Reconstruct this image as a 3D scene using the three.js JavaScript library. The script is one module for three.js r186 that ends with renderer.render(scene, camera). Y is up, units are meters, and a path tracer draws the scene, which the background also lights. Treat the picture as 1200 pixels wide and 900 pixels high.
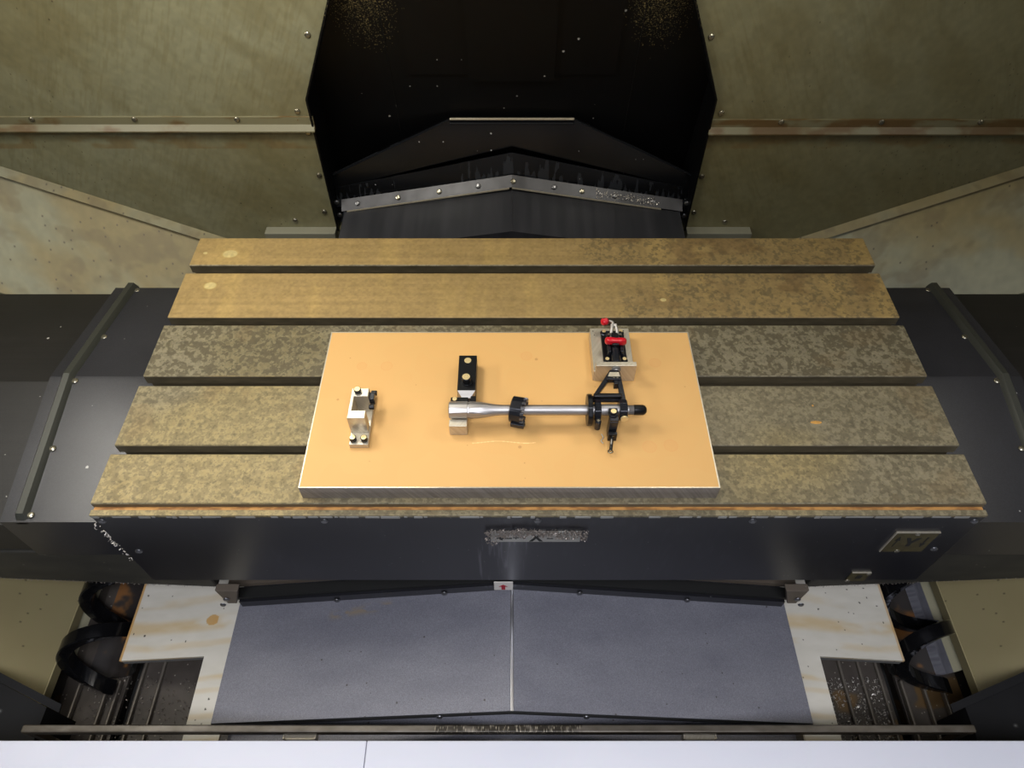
import * as THREE from 'three';
import { RoundedBoxGeometry } from 'three/addons/geometries/RoundedBoxGeometry.js';
import { mergeGeometries, toCreasedNormals } from 'three/addons/utils/BufferGeometryUtils.js';
import { RectAreaLightUniformsLib } from 'three/addons/lights/RectAreaLightUniformsLib.js';
import { FontLoader } from 'three/addons/loaders/FontLoader.js';
import { TextGeometry } from 'three/addons/geometries/TextGeometry.js';

// ------------------------------------------------------------------ camera, lights, exposure
// All measures below are metres; heights are counted from the table top, which is T above the workshop floor.
const T = 1.0;
const scene = new THREE.Scene();
scene.background = new THREE.Color(0x000000);
const camera = new THREE.PerspectiveCamera(56.93, 4 / 3, 0.02, 20);
camera.position.set(0, T + 0.772, 0);
camera.rotation.set(THREE.MathUtils.degToRad(-51.67), 0, 0);
scene.add(camera);
const renderer = new THREE.WebGLRenderer({ antialias: true });
renderer.toneMapping = THREE.LinearToneMapping;
renderer.toneMappingExposure = 1.0;
renderer.shadowMap.enabled = true;
RectAreaLightUniformsLib.init();
const PANEL = { color: [0.88, 0.9, 1.0], power: 11, at: [0.0, 1.93, 0.75], size: [1.5, 0.9] };          // workshop ceiling panel in front of the door
const LAMPS = [                                                                                       // work lamps: two on the spindle head, one on each side wall
  { color: [1, 0.95, 0.82], power: 29, at: [-0.33, 0.60, -0.80], size: [0.2, 0.1], to: [-0.30, -0.1, -0.72] },
  { color: [1, 0.95, 0.82], power: 15, at: [0.33, 0.60, -0.80], size: [0.2, 0.1], to: [0.22, -0.1, -0.72] },
  { color: [1, 0.96, 0.88], power: 25, at: [-0.925, 0.64, -0.62], size: [0.42, 0.09], to: [0.1, -0.1, -0.6] },
  { color: [1, 0.96, 0.88], power: 4.5, at: [0.925, 0.64, -0.62], size: [0.42, 0.09], to: [-0.1, -0.1, -0.6] },
  { color: [1, 0.96, 0.88], power: 17, at: [-0.49, 1.06, -0.74], size: [0.5, 0.13], to: [-0.3, -0.1, -0.70] },
];
function areaLight({ color, power, at, size, to }) {
  const l = new THREE.RectAreaLight(new THREE.Color().setRGB(...color), power, size[0], size[1]), p = new THREE.Vector3(at[0], T + at[1], at[2]);
  const d = (to ? new THREE.Vector3(to[0], T + to[1], to[2]) : new THREE.Vector3(at[0], 0, at[2])).sub(p).normalize();
  l.position.copy(p).addScaledVector(d, 0.012); l.lookAt(p.clone().add(d)); scene.add(l);
}
areaLight(PANEL); LAMPS.forEach(areaLight);

// ------------------------------------------------------------------ random numbers and noise
function rng(seed) { let a = seed >>> 0; return () => { a |= 0; a = (a + 0x6D2B79F5) | 0; let t = Math.imul(a ^ (a >>> 15), 1 | a); t = (t + Math.imul(t ^ (t >>> 7), 61 | t)) ^ t; return ((t ^ (t >>> 14)) >>> 0) / 4294967296; }; }
const hash = (x, y, s) => { let h = Math.imul(x, 374761393) ^ Math.imul(y, 668265263) ^ Math.imul(s, 2147483647); h = Math.imul(h ^ (h >>> 13), 1274126177); return ((h ^ (h >>> 16)) >>> 0) / 4294967296; };
function vnoise(x, y, s) {
  const xi = Math.floor(x), yi = Math.floor(y), fx = x - xi, fy = y - yi, u = fx * fx * (3 - 2 * fx), v = fy * fy * (3 - 2 * fy);
  const a = hash(xi, yi, s), b = hash(xi + 1, yi, s), c = hash(xi, yi + 1, s), d = hash(xi + 1, yi + 1, s);
  return a + (b - a) * u + (c - a) * v + (a - b - c + d) * u * v;
}
function fbm(x, y, s, n = 4) { let t = 0, a = 0.5, w = 0; for (let i = 0; i < n; i++) { t += a * vnoise(x, y, s + i * 17); w += a; a *= 0.5; x = x * 2.03 + 1.7; y = y * 2.03 + 9.2; } return t / w; }
const sm = (a, b, x) => { const t = Math.min(1, Math.max(0, (x - a) / (b - a))); return t * t * (3 - 2 * t); };
const mix = (a, b, t) => [a[0] + (b[0] - a[0]) * t, a[1] + (b[1] - a[1]) * t, a[2] + (b[2] - a[2]) * t];
// a texture laid out in metres: covers [u0,u1] x [v0,v1]; fn(u, v) gives 0..255 values
function tex(w, h, [u0, u1, v0, v1], fn, srgb = true) {
  const d = new Uint8Array(w * h * 4);
  for (let j = 0; j < h; j++) for (let i = 0; i < w; i++) {
    const r = fn(u0 + (i + 0.5) / w * (u1 - u0), v0 + (j + 0.5) / h * (v1 - v0)), k = (j * w + i) * 4, g = typeof r === 'number';
    for (let c = 0; c < 3; c++) d[k + c] = Math.max(0, Math.min(255, g ? r : r[c]));
    d[k + 3] = 255;
  }
  const t = new THREE.DataTexture(d, w, h);
  t.wrapS = t.wrapT = THREE.RepeatWrapping; t.magFilter = THREE.LinearFilter; t.minFilter = THREE.LinearMipmapLinearFilter; t.generateMipmaps = true;
  if (srgb) t.colorSpace = THREE.SRGBColorSpace;
  t.repeat.set(1 / (u1 - u0), 1 / (v1 - v0)); t.offset.set(-u0 / (u1 - u0), -v0 / (v1 - v0)); t.needsUpdate = true;
  return t;
}

// ------------------------------------------------------------------ materials
const std = (o) => new THREE.MeshStandardMaterial({ roughness: 0.5, ...o });
const fineBump = tex(512, 512, [0, 0.12, 0, 0.12], (u, v) => 255 * (0.6 * hash(Math.round(u * 4267), Math.round(v * 4267), 5) + 0.4 * fbm(u * 900, v * 900, 6, 3)), false);
// spots of metal dust: small hard-edged flecks, denser inside ragged patches
const fleck = (u, v, cell, s, share) => { const i = Math.floor(u / cell), j = Math.floor(v / cell), r = hash(i, j, s); if (r > share) return 0; const cx = (i + 0.2 + 0.6 * hash(i, j, s + 1)) * cell, cy = (j + 0.2 + 0.6 * hash(i, j, s + 2)) * cell, q = cell * (0.03 + 0.07 * hash(i, j, s + 3) ** 2); return Math.hypot(u - cx, v - cy) < q ? 1 : 0; };

// table: oil-tanned cast iron; the two rear strips keep an even varnish of dried oil, the front ones are mottled
const tableMap = tex(2048, 1024, [-0.56, 0.64, -0.94, -0.34], (x, z) => {
  const wob = 0.05 * (fbm(x * 14, z * 14, 31) - 0.5), rear = z < -0.733;
  const n1 = fbm(x * 150, z * 150, 1, 4), n2 = fbm(x * 240, z * 240, 2, 3), big = fbm(x * 6, z * 6, 3, 3), streak = fbm(x * 4, z * 150, 4, 3);
  const varnish = [166, 140, 90], tan = [156, 139, 96], grey = [134, 126, 104], dark = [86, 78, 58], rust = [120, 96, 62];
  let c;
  const worn = sm(0.0, 0.35, x + wob * 3 + 0.25 * (big - 0.5));
  if (rear) {
    c = mix(varnish, [150, 128, 84], worn * 0.8);
    c = mix(c, [196, 166, 100], 0.35 * sm(0.45, 0.75, fbm(x * 30, z * 8, 9, 3)));
    c = mix(c, dark, 0.42 * sm(0.5, 0.62, 0.6 * n1 + 0.4 * fbm(x * 320, z * 320, 20, 3)) * sm(0.25, 0.75, worn + (big - 0.5)));
    c = mix(c, rust, 0.5 * sm(0.55, 0.7, fbm(x * 18, z * 26, 12, 4)) * sm(0.3, 0.9, worn));
    // drops of coolant that lifted the varnish
    for (const [px, pz, a, b] of [[-0.458, -0.880, 0.014, 0.010], [-0.499, -0.882, 0.004, 0.003], [-0.471, -0.806, 0.0105, 0.0085], [0.232, -0.775, 0.005, 0.004]]) {
      const q = Math.hypot((x - px) / a, (z - pz) / b) + 0.12 * (n1 - 0.5);
      if (q < 1) c = mix([205, 186, 128], [186, 160, 98], sm(0.75, 0.95, q));
    }
  } else {
    const front = z > -0.50, third = z < -0.615;
    c = mix(front ? tan : third ? [122, 111, 80] : [152, 136, 94], grey, 0.8 * sm(0.35, 0.7, big + 0.3 * sm(-0.35, -0.2, x) - (front ? 0.25 : 0.05)));
    const nm = 0.62 * n1 + 0.38 * fbm(x * 300 + 5, z * 300, 21, 3); const net = 1 - sm(0.0, 0.07, Math.abs(nm - 0.47)), blot = sm(0.44, 0.55, nm);
    if (third) { c = mix(c, dark, 0.7 * blot); c = mix(c, [150, 144, 112], 0.35 * net * sm(0.3, 0.5, n2)); }
    else { c = mix(c, dark, 0.42 * blot * (0.4 + 0.9 * big)); c = mix(c, [156, 146, 108], 0.22 * net); }
    const s2 = fbm(x * 420, z * 420, 19, 2); c = mix(c, dark, 0.35 * sm(0.6, 0.72, s2));
    c = mix(c, rust, 0.2 * sm(0.6, 0.72, fbm(x * 20, z * 20, 14, 4)));
    if (Math.hypot((x - 0.405) / 0.007, (z + 0.545) / 0.0025) < 0.8 + 0.5 * n1 || Math.hypot(x - 0.408, z + 0.573) < 0.0014) c = [214, 160, 80];
  }
  const k = 0.86 + 0.18 * n2 + 0.12 * (streak - 0.5);
  return [c[0] * k, c[1] * k, c[2] * k];
});
const ironRough = tex(1024, 512, [-0.56, 0.64, -0.94, -0.34], (x, z) => 255 * (0.42 + 0.3 * fbm(x * 90, z * 90, 1, 3)), false);
const M = {};
M.table = std({ map: tableMap, roughnessMap: ironRough, roughness: 1, metalness: 0.25 });
M.slot = std({ color: 0x716650, roughness: 0.55, metalness: 0.3 });
M.slotWall = std({ map: tex(1024, 64, [-0.56, 0.64, -0.06, 0.0], (x, y) => { const n = fbm(x * 50, y * 160, 45, 4); let c = mix([84, 76, 58], [116, 106, 82], n); if (y > -0.0024) c = mix(c, [120, 116, 106], 0.6 * sm(0.3, 0.5, n)); return c; }), roughness: 0.5, metalness: 0.2 });
M.rustLine = std({ map: tex(512, 64, [-0.56, 0.64, 0, 0.15], (x, z) => { const n = fbm(x * 60, z * 200, 41, 4); return mix([204, 150, 84], [150, 104, 58], sm(0.4, 0.7, n)); }), roughness: 0.5, metalness: 0.2 });
M.skirt = std({ map: tex(1024, 512, [-0.56, 0.64, -0.3, 0.3], (x, y) => { const n = fbm(x * 9 + y * 7, y * 4 - x * 3, 51, 4), f = fbm(x * 260, y * 40, 52, 2); let c = mix([24, 24, 27], [32, 32, 36], n); c = mix(c, [44, 44, 48], 0.5 * sm(0.6, 0.8, f) * sm(0.45, 0.65, n)); if (x < 0.02 && x > -0.045 && y < -0.07) c = mix(c, [92, 90, 96], 0.6 * sm(0.55, 0.7, fbm(x * 300, y * 14, 53, 3))); if (fleck(x, y, 0.006, 54, 0.02)) c = [150, 150, 148]; return c; }), roughness: 0.3, metalness: 0 });
const greyPaint = (x, z) => { const g = hash(Math.floor(x * 1500), Math.floor(z * 1500), 61) - 0.5, n = fbm(x * 16, z * 40, 62, 4); let c = mix([110, 110, 119], [127, 127, 134], n); c = [c[0] + 26 * g, c[1] + 26 * g, c[2] + 26 * g]; return c; };
M.frontCover = std({ map: tex(2048, 1024, [-0.5, 0.5, -0.75, -0.25], (x, z) => {
  let c = greyPaint(x, z);
  const q = (z + 0.421 + 0.12 * (x + 0.25)) / 0.006, s = fbm(x * 40, z * 120, 63, 4);
  if (x > -0.30 && x < -0.19) c = mix(c, [140, 124, 100], 0.75 * sm(0.35, 0.5, s) * Math.exp(-q * q) * sm(-0.30, -0.285, x) * sm(-0.19, -0.2, x));
  if (fleck(x, z, 0.016, 64, 0.05)) c = mix(c, [60, 56, 50], 0.8);
  return c;
}), roughness: 0.42, metalness: 0.15, bumpMap: fineBump, bumpScale: 0.00012 });
const black = (seed, lo, hi) => (x, z) => { const n = fbm(x * 12, z * 12, seed, 4), g = hash(Math.floor(x * 1400), Math.floor(z * 1400), seed + 2) - 0.5; let c = mix(lo, hi, n); c = [c[0] + 10 * g, c[1] + 10 * g, c[2] + 10 * g]; if (fleck(x, z, 0.022, seed + 5, 0.03)) c = [170, 168, 160]; return c; };
M.sideCover = std({ map: tex(1024, 1024, [-1, 0, -0.95, 0.05], black(71, [36, 36, 39], [46, 46, 50])), roughness: 0.3, metalness: 0, bumpMap: fineBump, bumpScale: 0.00008 });
M.outerCover = std({ map: tex(1024, 1024, [-1, 0, -0.95, 0.05], (x, z) => { const k = fbm(x * 5, z * 260, 79, 3), c = black(75, [18, 17, 16], [30, 28, 26])(x, z); return c.map((v) => v + 10 * (k - 0.5)); }), roughness: 0.5, metalness: 0 });
M.wiper = std({ color: 0x3c3d37, roughness: 0.4, metalness: 0.3 });
M.saddle = std({ map: tex(1024, 512, [-1, 1, -0.6, 0.4], (x, y) => { const n = fbm(x * 30, y * 60, 81, 4); let c = mix([34, 33, 30], [56, 54, 46], n); if (fleck(x, y, 0.008, 82, 0.06)) c = [120, 116, 104]; return c; }), roughness: 0.6 });
M.saddleTan = std({ color: 0x5c5246, roughness: 0.6 });
const wallTex = (seed, lo) => tex(2048, 1024, [-1.1, 1.1, -0.8, 1.2].map((v) => v), (x, y) => {
  const n = fbm(x * 3, y * 3, seed, 4), diag = fbm((x * 0.8 + y) * 9 * 3, (y * 0.5 - x) * 14 * 0.8, seed + 3, 4), f = fbm(x * 120, y * 120, seed + 6, 2);
  const drip = fbm(x * 260 + (x > 0 ? 1 : -1) * y * 130, y * 40, seed + 30, 3);
  let c = mix([126, 125, 101], [116, 112, 84], sm(0.3, 0.7, n));
  c = mix(c, [96, 87, 56], 0.32 * sm(0.4, 0.66, 0.5 * fbm(x * 4 + 3, y * 4, seed + 9, 4) + 0.5 * diag));
  c = mix(c, [88, 78, 48], 0.17 * sm(0.5, 0.7, drip) * sm(0.3, 0.6, fbm(x * 5, y * 5, seed + 33, 3)));
  if (y < lo && y > lo - 0.035) c = mix(c, [110, 86, 52], 0.45 * sm(0.4, 0.65, fbm(x * 26, y * 60, seed + 12, 3)));
  if (fleck(x, y, 0.009, seed + 15, 0.35 * sm(0.4, 0.7, fbm(x * 5, y * 5, seed + 20, 3)))) c = [64, 56, 38];
  const k = 0.94 + 0.12 * f;
  return [c[0] * k, c[1] * k, c[2] * k];
});
M.wall = std({ map: wallTex(101, 0.118), roughness: 0.42 });
M.guard = std({ map: tex(1024, 1024, [-1, 1, -1.2, 0.8], (x, z) => { const n = fbm(x * 6 - z * 9, z * 6 + x * 3, 131, 4); let c = mix([124, 123, 98], [122, 110, 70], sm(0.4, 0.64, n)); c = mix(c, [96, 84, 54], 0.4 * sm(0.5, 0.7, fbm(x * 12 + z * 50, z * 14 - x * 30, 133, 3))); if (fleck(x, z, 0.010, 134, 0.5 * sm(0.3, 0.6, fbm(x * 8, z * 8, 136, 3)))) c = [56, 50, 36]; const k = 0.94 + 0.12 * fbm(x * 100, z * 100, 137, 2); return [c[0] * k, c[1] * k, c[2] * k]; }), roughness: 0.5 });
M.lowPanel = std({ map: tex(1024, 512, [-1, 1, -1.0, 0], (x, z) => { const n = fbm(x * 7, z * 9, 138, 4); let c = mix([150, 140, 104], [130, 119, 84], n); const r = 0.3; if (fleck(x, z, 0.013, 139, r)) c = [64, 56, 40]; return c; }), roughness: 0.4, bumpMap: fineBump, bumpScale: 0.0001 });
M.ledge = std({ color: 0x777667, roughness: 0.5 });
M.seam = std({ map: tex(1024, 64, [-1, 1, 0, 0.2], (x, y) => { const n = fbm(x * 24, y * 90, 141, 4); return mix([112, 108, 84], [92, 72, 42], sm(0.5, 0.75, n + 0.2 * sm(0.3, 0.4, x) - 0.05)); }), roughness: 0.45 });
M.column = new THREE.MeshPhysicalMaterial({ map: tex(1024, 1024, [-0.5, 0.5, -0.2, 0.8], (x, y) => {
  let c = mix([7, 8, 10], [12, 12, 14], fbm(x * 9, y * 9, 151, 4));
  // lamp glints on the upper flanks, painted into the colour as gold speckles
  const glintPatch = Math.max(sm(0.075, 0.0, Math.hypot(Math.abs(x) - 0.222, (y - 0.36) / 2)), 0) * (0.4 + fbm(x * 20, y * 12, 152, 3));
  if (hash(Math.floor(x * 1000), Math.floor(y * 1000), 153) < 0.42 * glintPatch) c = mix([150, 136, 92], [96, 86, 56], hash(Math.floor(x * 1000), Math.floor(y * 1000), 154));
  if (fleck(x, y, 0.022, 155, 0.05)) c = [160, 160, 160];
  return c;
}), roughness: 0.4, specularIntensity: 0.35, bumpMap: fineBump, bumpScale: 0.00005 });
M.apron = std({ map: tex(1024, 256, [-0.5, 0.5, -0.1, 0.15], (x, y) => { let c = [9, 10, 12]; const roof = 0.0567 - 0.235 * Math.abs(x); if (y < roof && fbm(x * 160, y * 26, 161, 3) + 9 * (roof - y) > 0.72 && fbm(x * 12, 3, 163, 3) > 0.42) c = mix(c, [52, 54, 60], 0.6); if (fleck(x, y, 0.014, 165, 0.06)) c = [190, 190, 190]; return c; }), roughness: 0.22 });
M.rearCover = std({ map: tex(512, 512, [-0.4, 0.4, -1.2, -0.4], (x, z) => { const n = fbm(x * 70, z * 6, 171, 4); return mix([36, 37, 40], [58, 58, 62], n); }), roughness: 0.4, metalness: 0.1 });
M.bareStrip = std({ map: tex(512, 128, [-0.4, 0.4, -0.1, 0.1], (x, y) => { let c = mix([48, 48, 51], [78, 78, 82], fbm(x * 60, y * 60, 175, 3)); return c; }), roughness: 0.4, metalness: 0.4 });
M.cream = std({ map: tex(1024, 512, [-0.75, 0.75, -0.85, -0.1], (x, z) => {
  const a = Math.abs(x), w = fbm(a * 7 + 4, z * 10, 181, 3), n = fbm(a * 30, z * 80, 182, 3);
  let c = mix([214, 209, 196], [200, 195, 180], n);
  for (const [z0, h, s] of [[-0.418, 0.017, 0.8], [-0.385, 0.008, 0.45], [-0.46, 0.012, 0.35], [-0.328, 0.007, 0.5], [-0.308, 0.006, 0.4], [-0.272, 0.006, 0.45], [-0.24, 0.006, 0.3]]) { const q = (z - z0 - 0.02 * (w - 0.5) - 0.025 * (a - 0.55)) / h; c = mix(c, [198, 168, 116], s * sm(1, 0.2, Math.abs(q)) * sm(0.3, 0.5, fbm(x * 10, z * 26, 186, 4)) * (0.75 + 0.5 * (n - 0.5))); }
  if (x < -0.49 && Math.hypot(x + 0.50, (z + 0.425) / 0.8) < 0.011) c = mix(c, [190, 140, 70], 0.7);
  if (a > 0.6425) c = mix(c, [188, 138, 72], x < 0 ? 0.75 : 0.45);
  if (fleck(x, z, 0.016, 184, 0.22)) c = [52, 48, 40];
  return c;
}), roughness: 0.45 });
M.greyEdge = std({ color: 0x6d6c68, roughness: 0.6 });
M.trough = std({ map: tex(1024, 512, [-0.8, 0.8, -0.9, -0.1], (x, z) => { const n = fbm(x * 26, z * 26, 191, 4); let c = mix([58, 52, 46], [92, 85, 78], n); if (x > 0.4) c = mix(c, [124, 92, 48], 0.7 * sm(0.55, 0.62, fbm(x * 14, z * 18, 193, 3))); if (fleck(x, z, 0.006, 195, 0.5)) c = [190, 184, 170]; return c; }), roughness: 0.45, metalness: 0.2 });
M.rib = std({ color: 0x6f685e, roughness: 0.35, metalness: 0.3 });
M.trayCream = std({ color: 0xa9a488, roughness: 0.45 });
M.trayBare = std({ map: tex(64, 256, [0, 0.1, -0.9, -0.3], (x, z) => mix([120, 120, 128], [190, 190, 198], fbm(x * 30, z * 400, 197, 3))), roughness: 0.3, metalness: 0.7 });
M.trayRust = std({ map: tex(128, 256, [0, 0.2, -0.9, -0.3], (x, z) => mix([120, 78, 34], [38, 33, 30], sm(0.42, 0.56, fbm(x * 22, z * 22, 198, 4)))), roughness: 0.5 });
M.coil = std({ color: 0x1b1b1d, roughness: 0.16, metalness: 0.6 });
M.rail = std({ map: tex(2048, 64, [-0.75, 0.75, -0.4, -0.2], (x, y) => { const n = fbm(x * 50, y * 130, 201, 4); let c = mix([112, 106, 98], [70, 64, 54], n); if (y < -0.3) c = mix([62, 50, 32], [30, 25, 19], n); if (x > -0.11 && x < 0.1) { const k = hash(Math.floor(x * 1300), Math.floor(y * 900), 203); c = mix(c, [36, 31, 23], 0.8 * sm(0.3, 0.5, fbm(x * 90, y * 200, 205, 3))); if (k > 0.9) c = [176, 168, 150]; } return c; }), roughness: 0.35, metalness: 0.4 });
M.sill = std({ map: tex(1024, 128, [-1.05, 1.05, -0.3, 0.1], (x, z) => { let c = mix([214, 215, 224], [206, 208, 219], fbm(x * 9, z * 20, 211, 3)); if (fleck(x, z, 0.03, 213, 0.06) && fbm(x * 300, z * 300, 215, 2) > 0.4) c = [74, 72, 74]; return c; }), roughness: 0.4 });
M.blackSheet = new THREE.MeshPhysicalMaterial({ specularIntensity: 0.3, map: tex(512, 512, [-1, 1, -1, 1], (x, z) => { const n = fbm(x * 20, z * 20, 221, 4); let c = mix([15, 15, 16], [24, 24, 25], n); if (fleck(x, z, 0.012, 223, 0.25)) c = [110, 110, 106]; return c; }), roughness: 0.62 });
M.orange = std({ map: tex(1024, 512, [-0.27, 0.27, -0.70, -0.42], (x, z) => {
  let c = mix([213, 168, 103], [207, 161, 96], fbm(x * 10, z * 10, 231, 3));
  for (const [px, pz, r] of [[-0.206, -0.622, 0.007], [-0.172, -0.622, 0.008], [0.197, -0.628, 0.008], [0.173, -0.49, 0.009], [0.2, -0.492, 0.009], [0.02, -0.64, 0.008]]) { const q = Math.hypot(x - px, z - pz) / r; if (q < 1) c = mix(c, [208, 150, 88], 0.2 + 0.3 * sm(0.8, 0.95, q)); }
  if (fleck(x, z, 0.024, 233, 0.08)) c = mix(c, [150, 104, 56], 0.4);
  if (Math.abs(z + 0.497 - 0.0015 * Math.sin(x * 90)) < 0.0004 && x > -0.05 && x < 0.03) c = [250, 206, 140];
  return c;
}), roughness: 0.65 });
const brushed = (s, a, b) => tex(512, 512, [0, 0.3, 0, 0.3], (u, v) => { const n = fbm((u + v * 0.6) * 500, v * 26, s, 3); return mix(a, b, n); });
M.alu = std({ map: brushed(241, [184, 174, 152], [206, 199, 182]), roughness: 0.36, metalness: 0.6 });
M.aluEdge = std({ map: brushed(245, [128, 120, 112], [170, 162, 154]), roughness: 0.42, metalness: 0.6 });
M.steel = std({ map: tex(512, 256, [-0.1, 0.2, 0, 0.15], (u, v) => mix([150, 147, 144], [196, 193, 190], fbm(u * 24, v * 500, 251, 3))), roughness: 0.46, metalness: 0.9 });
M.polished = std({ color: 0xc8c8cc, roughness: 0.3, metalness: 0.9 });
M.goldSheenCap = std({ color: 0xe6cf96, roughness: 0.3, metalness: 0.45 });  // gold reflection from above, put into the colour of screw tops
M.blackOxide = std({ color: 0x17181a, roughness: 0.34, metalness: 0.45 });
M.gloss = std({ color: 0x24262b, roughness: 0.24, metalness: 0.4 });
M.red = std({ color: 0xc81426, roughness: 0.28 });
M.screw = std({ color: 0x8d8878, roughness: 0.25, metalness: 0.85 });
M.darkScrew = std({ color: 0x6a6a6c, roughness: 0.3, metalness: 0.8 });
M.labelPlate = std({ color: 0x9a9890, roughness: 0.4, metalness: 0.4 });
M.brass = std({ map: tex(128, 128, [0, 0.06, 0, 0.06], (u, v) => mix([104, 96, 62], [74, 66, 44], fbm(u * 160, v * 160, 261, 3))), roughness: 0.4, metalness: 0.5 });
M.ink = std({ color: 0x141412, roughness: 0.6 });
M.white = std({ color: 0xd8d2c8, roughness: 0.5 });
M.redInk = std({ color: 0xa8182a, roughness: 0.6 });
M.chip = std({ color: 0xdcd6cc, roughness: 0.3, metalness: 0.5 });
M.darkChip = std({ color: 0x8f867d, roughness: 0.35, metalness: 0.6 });
M.machinePaint = std({ color: 0xc9cbd0, roughness: 0.5 });
M.headPaint = std({ color: 0xd9bf78, roughness: 0.5 });
M.room = std({ color: 0xb9bbbe, roughness: 0.9 });
M.concrete = std({ color: 0x77756f, roughness: 0.8 });
M.lampGlow = new THREE.MeshStandardMaterial({ color: 0xffffff, emissive: new THREE.Color().setRGB(...LAMPS[0].color), emissiveIntensity: 1.5 });
M.panelGlow = new THREE.MeshStandardMaterial({ color: 0xffffff, emissive: new THREE.Color().setRGB(...PANEL.color), emissiveIntensity: 1.5 });

// ------------------------------------------------------------------ geometry helpers
const V = (x, y, z) => new THREE.Vector3(x, y, z);
function boxUV(g) {       // uv in metres from the side a face looks to
  g = g.index ? g.toNonIndexed() : g;
  const p = g.attributes.position, n = g.attributes.normal, uv = new Float32Array(p.count * 2), a = V(), b = V(), c = V();
  for (let i = 0; i < p.count; i += 3) {
    a.fromBufferAttribute(p, i); b.fromBufferAttribute(p, i + 1).sub(a); c.fromBufferAttribute(p, i + 2).sub(a); b.cross(c);
    const ax = Math.abs(b.x), ay = Math.abs(b.y), az = Math.abs(b.z);
    for (let k = i; k < i + 3; k++) {
      const x = p.getX(k), y = p.getY(k), z = p.getZ(k);
      const q = ay >= ax && ay >= az ? [x, z] : ax >= az ? [z, y] : [x, y];
      uv[k * 2] = q[0]; uv[k * 2 + 1] = q[1];
    }
  }
  g.setAttribute('uv', new THREE.BufferAttribute(uv, 2));
  for (const k of Object.keys(g.attributes)) if (!['position', 'normal', 'uv'].includes(k)) g.deleteAttribute(k);
  g.clearGroups?.();
  return g;
}
const rbox = (x0, x1, y0, y1, z0, z1, r = 0.0008) => new RoundedBoxGeometry(x1 - x0, y1 - y0, z1 - z0, 1, Math.min(r, (x1 - x0) / 2.1, (y1 - y0) / 2.1, (z1 - z0) / 2.1)).translate((x0 + x1) / 2, (y0 + y1) / 2, (z0 + z1) / 2);
// prism of a polygon: plane 'xy' extruded along z from a to b, 'zy' along x, 'xz' along y
function prism(plane, pts, a, b, bevel = 0, holes = []) {
  const s = new THREE.Shape(pts.map(([u, v]) => new THREE.Vector2(u, v)));
  for (const h of holes) s.holes.push(new THREE.Path(h.map(([u, v]) => new THREE.Vector2(u, v))));
  const g = new THREE.ExtrudeGeometry(s, { depth: b - a - 2 * bevel, bevelEnabled: bevel > 0, bevelSize: bevel, bevelThickness: bevel, bevelOffset: -bevel, bevelSegments: 1, curveSegments: 20 }).translate(0, 0, a + bevel);
  const m = new THREE.Matrix4();
  if (plane === 'zy') m.makeBasis(V(0, 0, 1), V(0, 1, 0), V(1, 0, 0));
  if (plane === 'xz') m.makeBasis(V(1, 0, 0), V(0, 0, 1), V(0, 1, 0));
  g.applyMatrix4(m);
  if (m.determinant() < 0) flip(g);
  return g;
}
function flip(g) { const n = g.index ? g.toNonIndexed() : g; for (const k of Object.keys(n.attributes)) { const at = n.attributes[k], s = at.itemSize, r = at.array; for (let i = 0; i < at.count; i += 3) for (let c = 0; c < s; c++) { const t = r[(i + 1) * s + c]; r[(i + 1) * s + c] = r[(i + 2) * s + c]; r[(i + 2) * s + c] = t; } } if (n !== g) g.copy(n); return g; }
// a closed section carried through stations: place(point, station) gives the place
function loft(sec, stations, place, crease = 0.2) {
  const n = sec.length, pos = [], put = (...q) => q.forEach((v) => pos.push(v.x, v.y, v.z));
  const rings = stations.map((s) => sec.map((p) => place(p, s)));
  for (let i = 0; i + 1 < rings.length; i++) for (let j = 0; j < n; j++) { const k = (j + 1) % n, A = rings[i], B = rings[i + 1]; put(A[j], A[k], B[k], A[j], B[k], B[j]); }
  for (const t of THREE.ShapeUtils.triangulateShape(sec.map(([u, v]) => new THREE.Vector2(u, v)), [])) { const A = rings[0], B = rings[rings.length - 1]; put(A[t[2]], A[t[1]], A[t[0]]); put(B[t[0]], B[t[1]], B[t[2]]); }
  let g = new THREE.BufferGeometry(); g.setAttribute('position', new THREE.Float32BufferAttribute(pos, 3));
  // faces outwards, whatever the winding of the section
  let vol = 0; const a = V(), b = V(), c = V(), p = g.attributes.position;
  for (let i = 0; i < p.count; i += 3) { a.fromBufferAttribute(p, i); b.fromBufferAttribute(p, i + 1); c.fromBufferAttribute(p, i + 2); vol += a.dot(b.cross(c)); }
  if (vol < 0) flip(g);
  g.computeVertexNormals();
  return toCreasedNormals(g, crease);
}
const plate = (quad, t) => {     // a sheet of thickness t under four points (given around the edge)
  const q = quad.map((p) => V(...p)), nrm = q[1].clone().sub(q[0]).cross(q[2].clone().sub(q[0])).normalize(); if (nrm.y < 0) nrm.negate();
  return loft([[0, 0], [1, 0], [1, 1], [0, 1]], [0, 1], ([u, v], s) => { const i = u === 0 ? (v === 0 ? 0 : 3) : (v === 0 ? 1 : 2); return q[i].clone().addScaledVector(nrm, -t * s); });
};
// the triangles of g that look up (or those that do not)
function pick(g, up) {
  const p = g.attributes.position, n = g.attributes.normal, P2 = [], N2 = [];
  for (let i = 0; i < p.count; i += 3) if (((n.getY(i) + n.getY(i + 1) + n.getY(i + 2)) / 3 > 0.3) === up) for (let k = i; k < i + 3; k++) { P2.push(p.getX(k), p.getY(k), p.getZ(k)); N2.push(n.getX(k), n.getY(k), n.getZ(k)); }
  return new THREE.BufferGeometry().setAttribute('position', new THREE.Float32BufferAttribute(P2, 3)).setAttribute('normal', new THREE.Float32BufferAttribute(N2, 3));
}
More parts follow.
